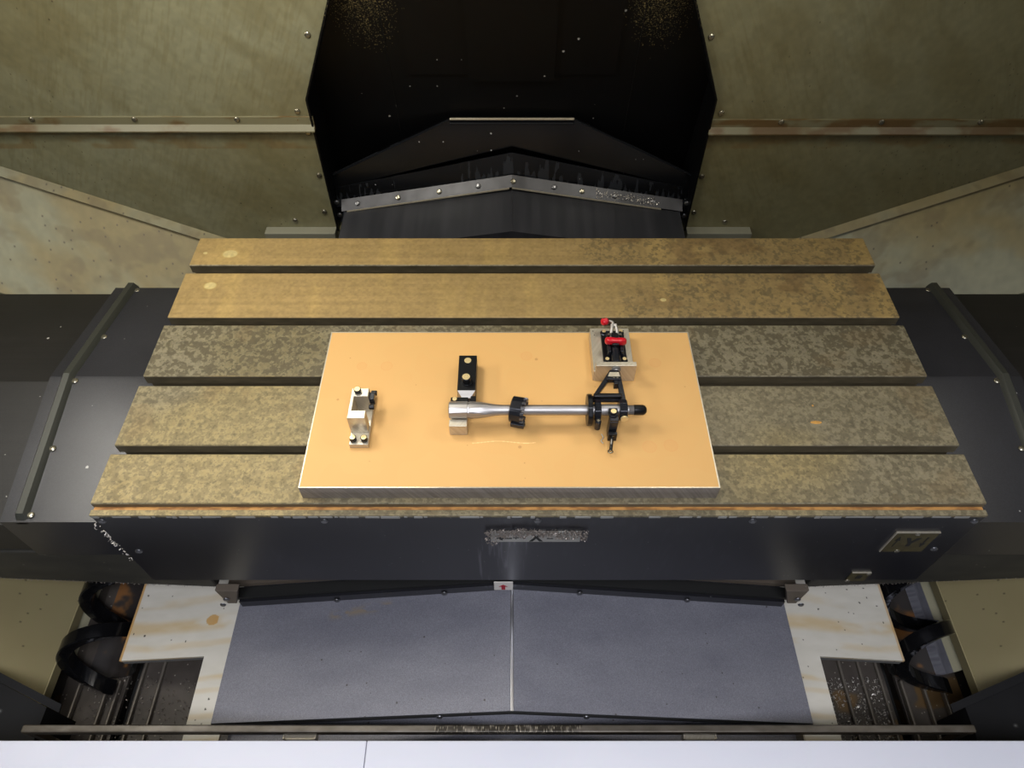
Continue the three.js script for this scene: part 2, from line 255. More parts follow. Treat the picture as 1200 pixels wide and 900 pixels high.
// turned part along an axis: profile of [along, radius]
function turned(axis, profile, at, seg = 40) {
  const g = new THREE.LatheGeometry(profile.map(([a, r]) => new THREE.Vector2(r, a)), seg);
  if (axis === 'x') g.rotateZ(-Math.PI / 2);
  if (axis === 'z') g.rotateX(Math.PI / 2);
  return toCreasedNormals(g.translate(...at), 0.6);
}
const cyl = (axis, r, a, b, at, ch = 0.0006, seg = 32) => turned(axis, [[a, 0], [a, r - ch], [a + ch, r], [b - ch, r], [b, r - ch], [b, 0]], at, seg);
function tube(pts, r, seg = 40, sides = 10) { return new THREE.TubeGeometry(new THREE.CatmullRomCurve3(pts.map((p) => V(...p))), seg, r, sides, false); }

// ------------------------------------------------------------------ scene tree helpers
const used = new Map(), origin = new WeakMap();
function numbered(name) { const k = used.get(name) ?? 0; used.set(name, k + 1); return k ? name + '_' + String(k).padStart(3, '0') : name; }
function merged(geos) { const g = geos.flat().map((q) => boxUV(q)); return g.length > 1 ? mergeGeometries(g) : g[0]; }
const shadows = (m) => { m.castShadow = m.receiveShadow = true; return m; };
function thing(name, label, category, at = [0, 0, 0], group) {
  const o = new THREE.Group(); o.name = numbered(name); o.position.set(at[0], at[1] + T, at[2]); scene.add(o);
  origin.set(o, at); o.userData = { label, category }; if (group) o.userData.group = group;
  return o;
}
function part(name, parent, mat, ...geos) {
  const at = origin.get(parent), m = shadows(new THREE.Mesh(merged(geos).translate(-at[0], -at[1], -at[2]), mat));
  m.name = name; origin.set(m, at); parent.add(m); return m;
}
function piece(name, parent, geo, mat, at, turn) {       // one of many alike pieces: shares geo and mat
  const o = origin.get(parent), m = shadows(new THREE.Mesh(geo, mat)); m.name = name; m.position.set(at[0] - o[0], at[1] - o[1], at[2] - o[2]);
  if (turn) m.rotation.set(...turn); origin.set(m, at); parent.add(m); return m;
}
function solo(name, label, category, mat, geos, at = [0, 0, 0], group) {
  const m = shadows(new THREE.Mesh(merged(geos).translate(-at[0], -at[1], -at[2]), mat)); m.name = numbered(name); m.position.set(at[0], at[1] + T, at[2]);
  origin.set(m, at); m.userData = { label, category }; if (group) m.userData.group = group; scene.add(m); return m;
}
function struct(name, mat, ...geos) { const m = shadows(new THREE.Mesh(merged(geos), mat)); m.name = name; m.position.y = T; m.userData.kind = 'structure'; origin.set(m, [0, 0, 0]); scene.add(m); return m; }

const domeZ = boxUV(turned('z', [[0, 0.0048], [0.0012, 0.0046], [0.0026, 0.0034], [0.0032, 0.0016], [0.0033, 0]], [0, 0, 0], 20));      // round screw head looking to +z
const domeY = domeZ.clone().rotateX(-Math.PI / 2);

// ------------------------------------------------------------------ workshop and enclosure shell
struct('floor', M.concrete, rbox(-3, 3, -1.1, -1.0, -1.8, 3));
struct('ceiling', M.room, rbox(-3, 3, 2.0, 2.1, -1.8, 3));
struct('wall_front', M.room, rbox(-3, 3, -1.0, 2.0, 3, 3.1));
struct('wall_rear', M.room, rbox(-3, 3, -1.0, 2.0, -1.9, -1.8));
struct('wall_east', M.room, rbox(3, 3.1, -1.0, 2.0, -1.9, 3.1));
struct('wall_west', M.room, rbox(-3.1, -3, -1.0, 2.0, -1.9, 3.1));
{
  const t = thing('ceiling_light', 'white panel light in the workshop ceiling in front of the machine door', 'light', [PANEL.at[0], PANEL.at[1], PANEL.at[2]]);
  const [x, y, z] = PANEL.at, [w, d] = PANEL.size;
  part('frame', t, M.white, rbox(x - w / 2 - 0.02, x + w / 2 + 0.02, y + 0.006, y + 0.07, z - d / 2 - 0.02, z + d / 2 + 0.02));
  part('diffuser', t, M.panelGlow, rbox(x - w / 2, x + w / 2, y, y + 0.006, z - d / 2, z + d / 2));
}
const BACK = -1.05;
const oct = [[-0.326, -0.088], [-0.326, 0.174], [-0.24, 0.372], [-0.24, 0.9], [0.24, 0.9], [0.24, 0.372], [0.324, 0.174], [0.324, -0.088]];
const wallBack = struct('wall_back', M.wall, prism('xy', [[-1.0, -0.62], [1.0, -0.62], [1.0, 1.1], [-1.0, 1.1]], BACK - 0.02, BACK, 0, [oct]));
for (const s of [-1, 1]) struct(s < 0 ? 'wall_left' : 'wall_right', M.wall, rbox(s < 0 ? -1.0 : 0.97, s < 0 ? -0.97 : 1.0, -0.95, 1.1, BACK, -0.2));
struct('ceiling_machine', M.machinePaint, rbox(-1.0, 1.0, 1.1, 1.13, BACK - 0.2, -0.2));
struct('floor_machine', M.trough, rbox(-1.0, 1.0, -0.66, -0.62, BACK, -0.2));
struct('wall_shade_header', M.machinePaint, rbox(-1.0, 1.0, 0.745, 1.1, -0.24, -0.2));  // unseen; hung low to keep workshop light off the rear guards
struct('wall_apron', M.machinePaint, rbox(-1.0, 1.0, -0.95, -0.345, -0.2, -0.17));
for (const [i, L] of LAMPS.entries()) {
  const t = thing('work_lamp', ['short work lamp on the left side of the spindle head', 'short work lamp on the right side of the spindle head', 'long work lamp high on the left wall of the machine enclosure', 'long work lamp high on the right wall of the machine enclosure', 'slim work lamp under the roof of the machine enclosure'][i], 'lamp', L.at), [w, h] = L.size;
  part('housing', t, M.white, rbox(L.at[0] - w / 2 - 0.012, L.at[0] + w / 2 + 0.012, L.at[1] - h / 2 - 0.012, L.at[1] + h / 2 + 0.012, L.at[2] - 0.035, L.at[2] - 0.005, 0.004));
  part('diffuser', t, M.lampGlow, rbox(L.at[0] - w / 2, L.at[0] + w / 2, L.at[1] - h / 2, L.at[1] + h / 2, L.at[2] - 0.005, L.at[2]));
  t.lookAt(L.to[0], T + L.to[1], L.to[2]);
}
{ // spindle head above the table, over the upper edge of the view: its underside shows in the polished tops
  const t = thing('spindle_head', 'cream spindle head hanging above the middle of the table', 'spindle head', [0, 0.6, -0.8]);
  part('casting', t, M.headPaint, rbox(-0.2, 0.2, 0.6, 1.08, -0.99, -0.5, 0.02));
  part('spindle', t, M.steel, cyl('y', 0.075, 0.57, 0.6, [0, 0, -0.62], 0.004, 40), cyl('y', 0.05, 0.555, 0.57, [0, 0, -0.62], 0.004, 40));
}
// seam strips and screws of the back wall
for (const [n, x0, x1, y] of [['trim_1', -0.97, -0.322, 0.1425], ['trim_2', 0.322, 0.97, 0.1375]]) {
  const s = struct(n, M.seam, prism('zy', [[BACK, y], [BACK + 0.003, y - 0.0005], [BACK + 0.0035, y - 0.013], [BACK + 0.011, y - 0.021], [BACK + 0.011, y - 0.023], [BACK, y - 0.023]].reverse(), x0, x1));
  for (const x of x0 < 0 ? [-0.777, -0.611, -0.445] : [0.437, 0.6, 0.761]) piece('screw', s, domeZ, M.screw, [x, y - 0.004, BACK + 0.003]);
}
for (const [x, y] of [[-0.301, 0.273], [-0.345, 0.1507], [-0.347, 0.1367], [-0.336, 0.112], [-0.336, 0.03], [-0.343, -0.048], [-0.401, -0.068], [0.294, 0.270], [0.337, 0.148], [0.338, 0.130], [0.332, 0.110], [0.331, 0.028], [0.333, -0.049], [0.394, -0.071]]) piece('screw', wallBack, domeZ, M.screw, [x, y, BACK]);
for (const s of [-1, 1]) {
  const t = solo('wall_ledge', `pale grey ledge plate at the foot of the back wall ${s < 0 ? 'left' : 'right'} of the black column`, 'plate', M.ledge, [rbox(s < 0 ? -0.458 : 0.3245, s < 0 ? -0.3275 : 0.444, -0.14, -0.083, BACK, BACK + 0.02)], [s * 0.39, -0.14, BACK]);
  for (const [x, w] of s < 0 ? [[-0.425, 0.008], [-0.405, 0.016], [-0.375, 0.006], [-0.36, 0.011]] : [[0.345, 0.006], [0.365, 0.01], [0.385, 0.005]]) part('scuff_mark', t, M.ink, rbox(x, x + w, -0.096, -0.0945, BACK + 0.02, BACK + 0.0204, 0.0001));
}
// sloping guards left and right, running down from the back wall under the side covers
for (const s of [-1, 1]) {
  const t = thing('splash_guard', s < 0 ? 'pale sloping splash guard in the rear left corner, streaked with tan stains' : 'sloping splash guard running down the rear right corner behind the table', 'guard', [s * 0.74, -0.12, -1.0]);
  const dz = 0.165, dy = 0.132, P = (x) => [s * x, -0.10 + (x - 0.5876) * 0.469, BACK];
  const a = P(0.52), b = P(0.97);
  part('panel', t, M.guard, plate([a, b, [b[0], b[1] - dy, b[2] + dz], [a[0], a[1] - dy, a[2] + dz]], 0.003));
  part('drop', t, M.guard, plate([[a[0], a[1] - dy, a[2] + dz], [b[0], b[1] - dy, b[2] + dz], [b[0], b[1] - 0.2, b[2] + dz + 0.001], [a[0], a[1] - 0.25, a[2] + dz + 0.001]], 0.002));
  part('flange', t, M.guard, plate([[a[0], a[1] + 0.0135, a[2] + 0.002], [b[0], b[1] + 0.0135, b[2] + 0.002], [b[0], b[1] + 0.0005, b[2] + 0.014], [a[0], a[1] + 0.0005, a[2] + 0.014]], 0.002));
}

// ------------------------------------------------------------------ black column cover in the back wall
{
  const t = thing('column_cover', 'glossy black recessed sheet metal column cover in the middle of the back wall', 'machine cover', [0, -0.1, -1.1]);
  const line = oct.slice(0).reverse();
  // liner of the opening
  const outer = oct.map(([x, y]) => [x * 1.0, y]), inner = oct.map(([x, y]) => [x - Math.sign(x) * 0.0025, y]);
  for (const s of [-1, 1]) {
    const o = outer.filter(([x]) => x * s > 0).sort((p, q) => p[1] - q[1]);
    const sec = [...o, ...o.slice().reverse().map(([x, y]) => [x - s * 0.003, y])];
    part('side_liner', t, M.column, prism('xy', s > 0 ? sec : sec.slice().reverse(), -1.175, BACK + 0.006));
  }
  // slightly overhanging face: z falls back towards the bottom
  const zf = (y) => -1.138 + 0.197 * (y - 0.008);
  const facePts = [[-0.3235, -0.06], [0.3215, -0.06], [0.3215, 0.174], [0.2375, 0.372], [0.2375, 0.62], [-0.2375, 0.62], [-0.2375, 0.372], [-0.3235, 0.174]];
  const face = prism('xy', facePts, -0.004, 0);
  { const p = face.attributes.position; for (let i = 0; i < p.count; i++) p.setZ(i, p.getZ(i) + zf(p.getY(i))); face.computeVertexNormals(); }
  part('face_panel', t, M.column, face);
  part('back_panel', t, M.ink, rbox(-0.34, 0.34, -0.1, 0.95, -1.2, -1.17));  // added behind the recess to stop room light leaking through
  // seams between the flank panels and the middle panel, and the raised plates of the middle
  for (const s of [-1, 1]) part('flank_seam', t, M.blackSheet, loft([[0, 0], [0.0012, 0], [0.0012, 0.001], [0, 0.001]], [0.065, 0.42], ([u, v], y) => V(s * 0.197 + u, y, zf(y) + v)));
  const slab = (x0, x1, y0, y1, d) => loft([[x0, 0], [x1, 0], [x1, d], [x0, d]], [y0, y1], ([x, z], y) => V(x, y, zf(y) + z));
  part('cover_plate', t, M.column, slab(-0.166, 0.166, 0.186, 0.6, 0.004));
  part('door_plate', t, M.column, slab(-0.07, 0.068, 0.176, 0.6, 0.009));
  // apron: fold line on top, falling to a roof-shaped edge, then an upright drop flap
  const mid = [[-0.3235, -0.017], [0, 0.0567], [0.3215, -0.017]], zm = -1.077, low = mid.map(([x, y]) => [x, y - 0.034]), zl = -1.066;
  const sheet = (A, za, B, zb) => { const g = []; for (let i = 0; i + 1 < A.length; i++) g.push(plate([[A[i][0], A[i][1], za], [A[i + 1][0], A[i + 1][1], za], [B[i + 1][0], B[i + 1][1], zb], [B[i][0], B[i][1], zb]], 0.003)); return g; };
  const ap = prism('xy', [[-0.3235, 0.008], [-0.3235, -0.017], [0, 0.0567], [0.3215, -0.017], [0.3215, 0.008], [0.107, 0.103], [-0.107, 0.103]], -0.003, 0);
  { const p = ap.attributes.position; for (let i = 0; i < p.count; i++) p.setZ(i, p.getZ(i) - 1.077 - 0.267 * Math.max(-0.02, p.getY(i) + 0.017)); ap.computeVertexNormals(); }
  part('apron', t, M.apron, ap);
  part('drop_flap', t, M.apron, ...sheet(mid, zm, low, zl));
  part('fold_edge', t, M.alu, rbox(-0.107, 0.107, 0.1015, 0.1055, -1.108, -1.1035, 0.0018));  // bright metal bar added where the black fold only catches a highlight
  part('fold_edge', t, M.gloss, rbox(-0.107, 0.107, 0.0945, 0.098, -1.106, -1.102, 0.0015));
  for (const s of [-1, 1]) part('fold_edge', t, M.gloss, loft([[0, 0], [0.0022, 0], [0.0022, 0.003], [0, 0.003]], [0, 1], ([u, v], k) => V(s * (0.107 + 0.214 * k), 0.101 - 0.094 * k + u, -1.1075 + 0.024 * k + v)));
  for (const [x, y] of [[-0.318, -0.032], [0.318, -0.034], [-0.318, -0.06], [0.318, -0.062]]) piece('screw', t, domeZ, M.darkScrew, [x, y, -1.056]);
}
{
  const t = thing('column_wiper', 'bare metal roof-shaped wiper strip with screws below the black column', 'wiper strip', [0, -0.05, -1.05]);
  const y = (x) => 0.023 - 0.17 * Math.abs(x);
  part('strip', t, M.bareStrip, ...[-1, 1].map((s) => plate([[0, y(0), -1.061], [s * 0.31, y(0.31), -1.061], [s * 0.31, y(0.31) - 0.014, -1.045], [0, y(0) - 0.014, -1.045]], 0.004)));
  part('lip', t, M.alu, ...[-1, 1].map((s) => loft([[0, 0], [0, 0.0022], [0.0022, 0.0022], [0.0022, 0]], s < 0 ? [0.005, 0.30] : [0, 0.27], ([u, v], x) => V(s * x, y(x) - 0.0165 + v, -1.0455 + u))));
  for (const x of [-0.28, -0.205, -0.13, -0.06, 0.002, 0.075, 0.125, 0.185, 0.255]) piece('screw', t, domeY, Math.abs(x) % 0.1 > 0.05 ? M.darkScrew : M.screw, [x, y(x) - 0.007, -1.0525], [0.7, 0, x > 0 ? -0.17 : 0.17]);
}
{
  const t = thing('rear_way_cover', 'dark roof-shaped sliding cover with a centre fold behind the table', 'way cover', [0, -0.07, -1.0]);
  const sec = [[-0.305, -0.046], [-0.003, 0.0007], [0, 0.001], [0.003, 0.0007], [0.305, -0.046], [0.305, -0.07], [-0.305, -0.07]];
  part('sheet', t, M.rearCover, loft(sec, [-1.12, -0.935], ([x, y], z) => V(x, y, z)));
  part('fold_line', t, M.bareStrip, rbox(-0.0006, 0.0006, 0.0009, 0.0016, -1.06, -0.935, 0.0002));
}

// ------------------------------------------------------------------ side way covers (along x)
for (const s of [-1, 1]) {
  const t = thing('side_way_cover', s < 0 ? 'dark grey telescopic way cover left of the machine table, two sections with a screwed wiper' : 'near black telescopic way cover right of the machine table, two sections with a screwed wiper', 'way cover', [s * 0.75 + 0.035, -0.174, -0.66]);
  const c = 0.035, X = (d) => c + s * d;
  const roof = (lo, hi, zr, zf_, bottom) => [[zr, bottom], [zr, lo], [-0.653 - 0.006, hi - 0.0006], [-0.653, hi], [-0.653 + 0.006, hi - 0.0006], [zf_, lo], [zf_, bottom]];
  const run = (sec, a, b) => loft(sec, [Math.min(X(a), X(b)), Math.max(X(a), X(b))], ([z, y], x) => V(x, y, z), 0.12);
  part('inner_section', t, M.sideCover, run(roof(-0.075, -0.036, -0.879, -0.437, -0.174), 0.553, 0.712));
  part('outer_section', t, M.outerCover, run(roof(-0.087, -0.048, -0.876, -0.439, -0.16), 0.712, s < 0 ? 0.998 : 0.93));
  const sec = [[0.693, -0.002], [0.691, 0.0065], [0.689, 0.0085], [0.680, 0.0085], [0.677, 0.0045], [0.674, -0.002]];
  part('wiper', t, M.wiper, loft(sec, [[-0.884, -0.0762], [-0.653, -0.0368], [-0.445, -0.0742], [-0.437, -0.0802]], ([d, y], [z, h]) => V(X(d), h + Math.max(y, z > -0.44 ? -0.002 : -1) * (z > -0.44 ? 0.3 : 1), z), 0.3));
  for (const z of [-0.872, -0.745, -0.645, -0.54, -0.446]) { const h = -0.036 - 0.039 * Math.abs(z + 0.653) / 0.216; piece('screw', t, domeY, M.screw, [X(0.673), h + 0.0006, z]); }
}
// ------------------------------------------------------------------ saddle
{
  const t = thing('saddle', 'oily dark cast saddle carrying the table, with specks of metal along its lower edge', 'machine saddle', [0, -0.3, -0.55]);
  const zf = -0.442, edge = (x) => -0.305 + Math.max(0, Math.abs(x) - 0.46) * 0.105;
  for (const s of [-1, 1]) {
    const pts = [[0.465, -0.176], [0.885, -0.176], [0.885, edge(0.885)], [0.465, edge(0.465)]].map(([x, y]) => [s * x, y]);
    part('wing', t, M.saddle, prism('xy', s > 0 ? pts.reverse() : pts, -0.86, zf, 0.002));
    for (let i = 0; i < 2; i++) piece('screw', t, domeZ, M.darkScrew, [s * (0.452 + 0.012 * i), -0.318 - 0.022 * i, -0.428]);
    part('corner_bracket', t, M.saddleTan, prism('xy', (s > 0 ? [[0.43, -0.3], [0.466, -0.3], [0.462, -0.352], [0.447, -0.352]] : [[-0.466, -0.3], [-0.43, -0.3], [-0.447, -0.352], [-0.462, -0.352]]), -0.446, -0.434, 0.001));
  }
  part('middle_block', t, M.saddle, rbox(-0.465, 0.465, -0.285, -0.176, -0.86, zf - 0.03));
  // roof-shaped wiper against the front cover
  for (const s of [-1, 1]) {
    const y = (x) => -0.3075 - 0.1638 * x;
    const band = (x0, x1, h0, h1, z0, z1) => loft([[z0, h0], [z1, h0], [z1, h1], [z0, h1]], [x0, x1], ([z, h], x) => V(s * x, y(x) + h, z));
    part('wiper', t, M.skirt, band(0, 0.448, -0.0005, 0.019, -0.462, -0.440));
    part('wiper_lip', t, M.ink, band(0, 0.452, 0.0195, 0.027, -0.462, -0.444));
    part('saddle_lip', t, M.saddleTan, band(0.2, 0.466, 0.031, 0.041, -0.475, -0.4615));
    for (const x of [0.108, 0.285]) piece('screw', t, domeZ, M.darkScrew, [s * x, y(x) + 0.004, -0.439]);
  }
  const st = part('arrow_plate', t, M.white, rbox(-0.028, 0.0015, -0.298, -0.268, -0.4365, -0.4345)); st.userData.label = 'small white plate with a red arrow pointing up';
  const r = new THREE.Shape([[-0.0145, -0.2765], [-0.0215, -0.284], [-0.0175, -0.284], [-0.0175, -0.2955], [-0.0115, -0.2955], [-0.0115, -0.284], [-0.0075, -0.284]].map(([x, y]) => new THREE.Vector2(x + 0.001, y)));
  part('arrow', st, M.redInk, new THREE.ExtrudeGeometry(r, { depth: 0.0004, bevelEnabled: false }).translate(0, 0, -0.4346));
}

// ------------------------------------------------------------------ machine table
const TX0 = -0.517, TX1 = 0.582, FRONT = -0.4115;
const font = await new FontLoader().loadAsync('fonts/droid/droid_sans_bold.typeface.json');
{
  const t = thing('machine_table', 'long tan cast iron machine table with four slots and a black front skirt', 'machine table', [0.0325, -0.2, -0.67]);
  const rows = [[-0.9195, -0.8528], [-0.8348, -0.738], [-0.7222, -0.6244], [-0.6075, -0.5086], [-0.4955, -0.4235]];
  for (const [z0, z1] of rows) {
    const a = z0 + 0.007, b = z1 - 0.007, ch = 0.0012;
    const full = boxUV(loft([[z0 + ch, 0], [z1 - ch, 0], [z1, -ch], [z1, -0.016], [b, -0.0165], [b, -0.034], [a, -0.034], [a, -0.0165], [z0, -0.016], [z0, -ch]], [TX0, TX1], ([z, y], x) => V(x, y, z), 0.1));
    const st = part('table_strip', t, M.table, pick(full, true)); part('slot_wall', st, M.slotWall, pick(full, false));
  }
  part('slot_bed', t, M.slot, rbox(TX0 + 0.012, TX1 - 0.012, -0.07, -0.033, -0.918, -0.43));
  part('body', t, M.slot, rbox(TX0 + 0.02, TX1 - 0.02, -0.175, -0.07, -0.91, FRONT - 0.012));
  part('coolant_groove', t, M.rustLine, rbox(TX0 + 0.001, TX1 - 0.001, -0.03, -0.0085, -0.432, -0.418));
  const led = part('front_ledge', t, M.table, rbox(TX0 - 0.001, TX1 + 0.001, -0.0125, -0.0075, -0.4192, FRONT + 0.0005, 0.0008));
  const sk = part('front_skirt', t, M.skirt, rbox(TX0, TX1, -0.2045, -0.0125, FRONT - 0.003, FRONT, 0.0008));
  { const r = rng(77), g = []; for (let x = TX0; x < TX1 - 0.02;) { const w = 0.004 + 0.03 * r() ** 2; if (r() < 0.75) g.push(rbox(x, x + w, -0.0128 - 0.0022 * r(), -0.0095, FRONT - 0.001, FRONT + 0.0009, 0.0005)); x += w + 0.012 * r() ** 2; } part('worn_edge', sk, M.labelPlate, ...g).userData.kind = 'stuff'; }
  for (const [x, y] of [[-0.2325, -0.0215], [0.0317, -0.0205], [0.298, -0.0215], [-0.508, -0.022], [0.573, -0.022], [-0.498, -0.108], [0.56, -0.101]]) piece('screw', sk, domeZ, M.darkScrew, [x, y, FRONT]);
  const letter = (parent, s, h, x, y, slant = 0) => { const g = new TextGeometry(s, { font, size: h, depth: 0.0003, curveSegments: 3 }); part('lettering', parent, M.ink, g.translate(x, y, FRONT + 0.0021)); };
  const arrow = (parent, pts) => part('arrow', parent, M.ink, new THREE.ExtrudeGeometry(new THREE.Shape(pts.map(([x, y]) => new THREE.Vector2(x, y))), { depth: 0.0003, bevelEnabled: false }).translate(0, 0, FRONT + 0.0021));
  const px = part('axis_plate', t, M.labelPlate, rbox(-0.0275, 0.088, -0.0768, -0.0485, FRONT, FRONT + 0.002, 0.0005)); px.userData.label = 'grey axis plate lettered X under a heap of chips';
  letter(px, 'X', 0.021, 0.022, -0.0745);
  letter(px, '+', 0.012, 0.0005, -0.07); letter(px, '–', 0.014, 0.044, -0.0715); letter(px, '–', 0.014, 0.065, -0.0715);
  arrow(px, [[-0.02, -0.066], [-0.012, -0.06], [-0.012, -0.0645], [0, -0.0645], [0, -0.0675], [-0.012, -0.0675], [-0.012, -0.072]]);
  const py = part('axis_plate', t, M.brass, rbox(0.489, 0.5447, -0.106, -0.051, FRONT, FRONT + 0.002, 0.0005)); py.userData.label = 'brown axis plate lettered Y between two arrows';
  part('plate_edge', py, M.alu, rbox(0.489, 0.5447, -0.0516, -0.0498, FRONT, FRONT + 0.0026, 0.0003), rbox(0.4885, 0.4899, -0.106, -0.0508, FRONT, FRONT + 0.0024, 0.0003));
  letter(py, 'Y', 0.024, 0.508, -0.089);
  for (const [x, d] of [[0.4985, 1], [0.535, -1]]) arrow(py, [[x, -0.0765 + d * 0.015], [x - 0.0035, -0.0765 + d * 0.004], [x - 0.0009, -0.0765 + d * 0.004], [x - 0.0009, -0.0765 - d * 0.013], [x + 0.0009, -0.0765 - d * 0.013], [x + 0.0009, -0.0765 + d * 0.004], [x + 0.0035, -0.0765 + d * 0.004]]);
  for (const [x, y] of [[0.517, -0.0545], [0.511, -0.103]]) piece('plate_screw', py, domeZ.clone().scale(0.7, 0.7, 0.7), M.screw, [x, y, FRONT + 0.002]);
  const ps = part('small_plate', t, M.brass, rbox(0.479, 0.506, -0.2035, -0.175, FRONT, FRONT + 0.002, 0.0005)); ps.userData.label = 'small metal plate with a dark mark near the bottom of the skirt';
  part('plate_edge', ps, M.alu, rbox(0.479, 0.506, -0.1755, -0.174, FRONT, FRONT + 0.0026, 0.0003));
  part('printed_mark', ps, M.ink, rbox(0.489, 0.497, -0.194, -0.183, FRONT + 0.002, FRONT + 0.0023, 0.0001));
  for (const [x, y] of [[0.4815, -0.201], [0.5035, -0.178]]) piece('plate_screw', ps, domeZ.clone().scale(0.7, 0.7, 0.7), M.screw, [x, y, FRONT + 0.002]);
}

// ------------------------------------------------------------------ front way cover, base, troughs
{
  const t = thing('front_way_cover', 'grey roof-shaped sliding cover with a highlight strip added along the centre fold in front of the table', 'way cover', [0, -0.41, -0.45]);
  const sl = 0.1638, roof = (w, y0, th) => { const y = (x) => y0 - sl * Math.abs(x); return [[-w, y(w)], [-0.012, y(0.012)], [-0.004, y(0.004)], [-0.002, y(0.0024)], [0, y(0.0016)], [0.002, y(0.0024)], [0.004, y(0.004)], [0.012, y(0.012)], [w, y(w)], [w, y(w) - th], [0, y0 - th - 0.004], [-w, y(w) - th]]; };
  part('upper_section', t, M.frontCover, loft(roof(0.4547, -0.31, 0.008), [-0.72, -0.261], ([x, y], z) => V(x, y, z), 0.13));
  part('fold_line', t, M.polished, loft([[-0.003, -0.0005], [-0.0024, 0.0003], [-0.0014, 0.0009], [0, 0.0012], [0.0014, 0.0009], [0.0024, 0.0003], [0.003, -0.0005]], [-0.46, -0.2608], ([x, y], z) => V(x, -0.3104 + y, z), 0.8)).userData.label = 'polished strip added for the highlight on the centre fold';  // polished bead laid on the ridge to stand in for its highlight
  const lo = part('lower_section', t, M.frontCover, loft(roof(0.435, -0.343, 0.006), [-0.70, -0.205], ([x, y], z) => V(x, y, z), 0.13));
  part('front_lip', t, M.ink, ...[-1, 1].map((s) => loft([[-0.2605, -0.0005], [-0.2585, -0.0025], [-0.2585, -0.0085], [-0.2605, -0.0085]], [0, 0.4547], ([z, h], x) => V(s * x, -0.31 - sl * x + h, z))));
  for (const x of [-0.105, 0.108]) piece('screw', t, domeZ, M.darkScrew, [x, -0.3145 - sl * Math.abs(x), -0.2585]);
}
const baseY = (x) => -0.394 - 0.165 * (Math.abs(x) - 0.455);
for (const s of [-1, 1]) {
  const t = thing('base_plate', s < 0 ? 'cream base plate with tan stains and a cut-out corner, left of the front cover' : 'cream base plate with tan stains and a cut-out corner, right of the front cover', 'base plate', [s * 0.55, -0.42, -0.5]);
  const pts = [[0.44, -0.86], [0.647, -0.86], [0.647, -0.3655], [0.4985, -0.3655], [0.4985, -0.205], [0.44, -0.205]].map(([x, z]) => [s * x, z]);
  const bend = (g) => { const p = g.attributes.position; for (let i = 0; i < p.count; i++) p.setY(i, p.getY(i) + baseY(p.getX(i))); g.computeVertexNormals(); return g; };
  part('plate', t, M.cream, bend(prism('xz', pts, -0.006, 0)));
  part('edge_flange', t, M.greyEdge, bend(rbox(s < 0 ? -0.6465 : 0.499, s < 0 ? -0.499 : 0.6465, -0.02, -0.006, -0.3695, -0.3665)));
}
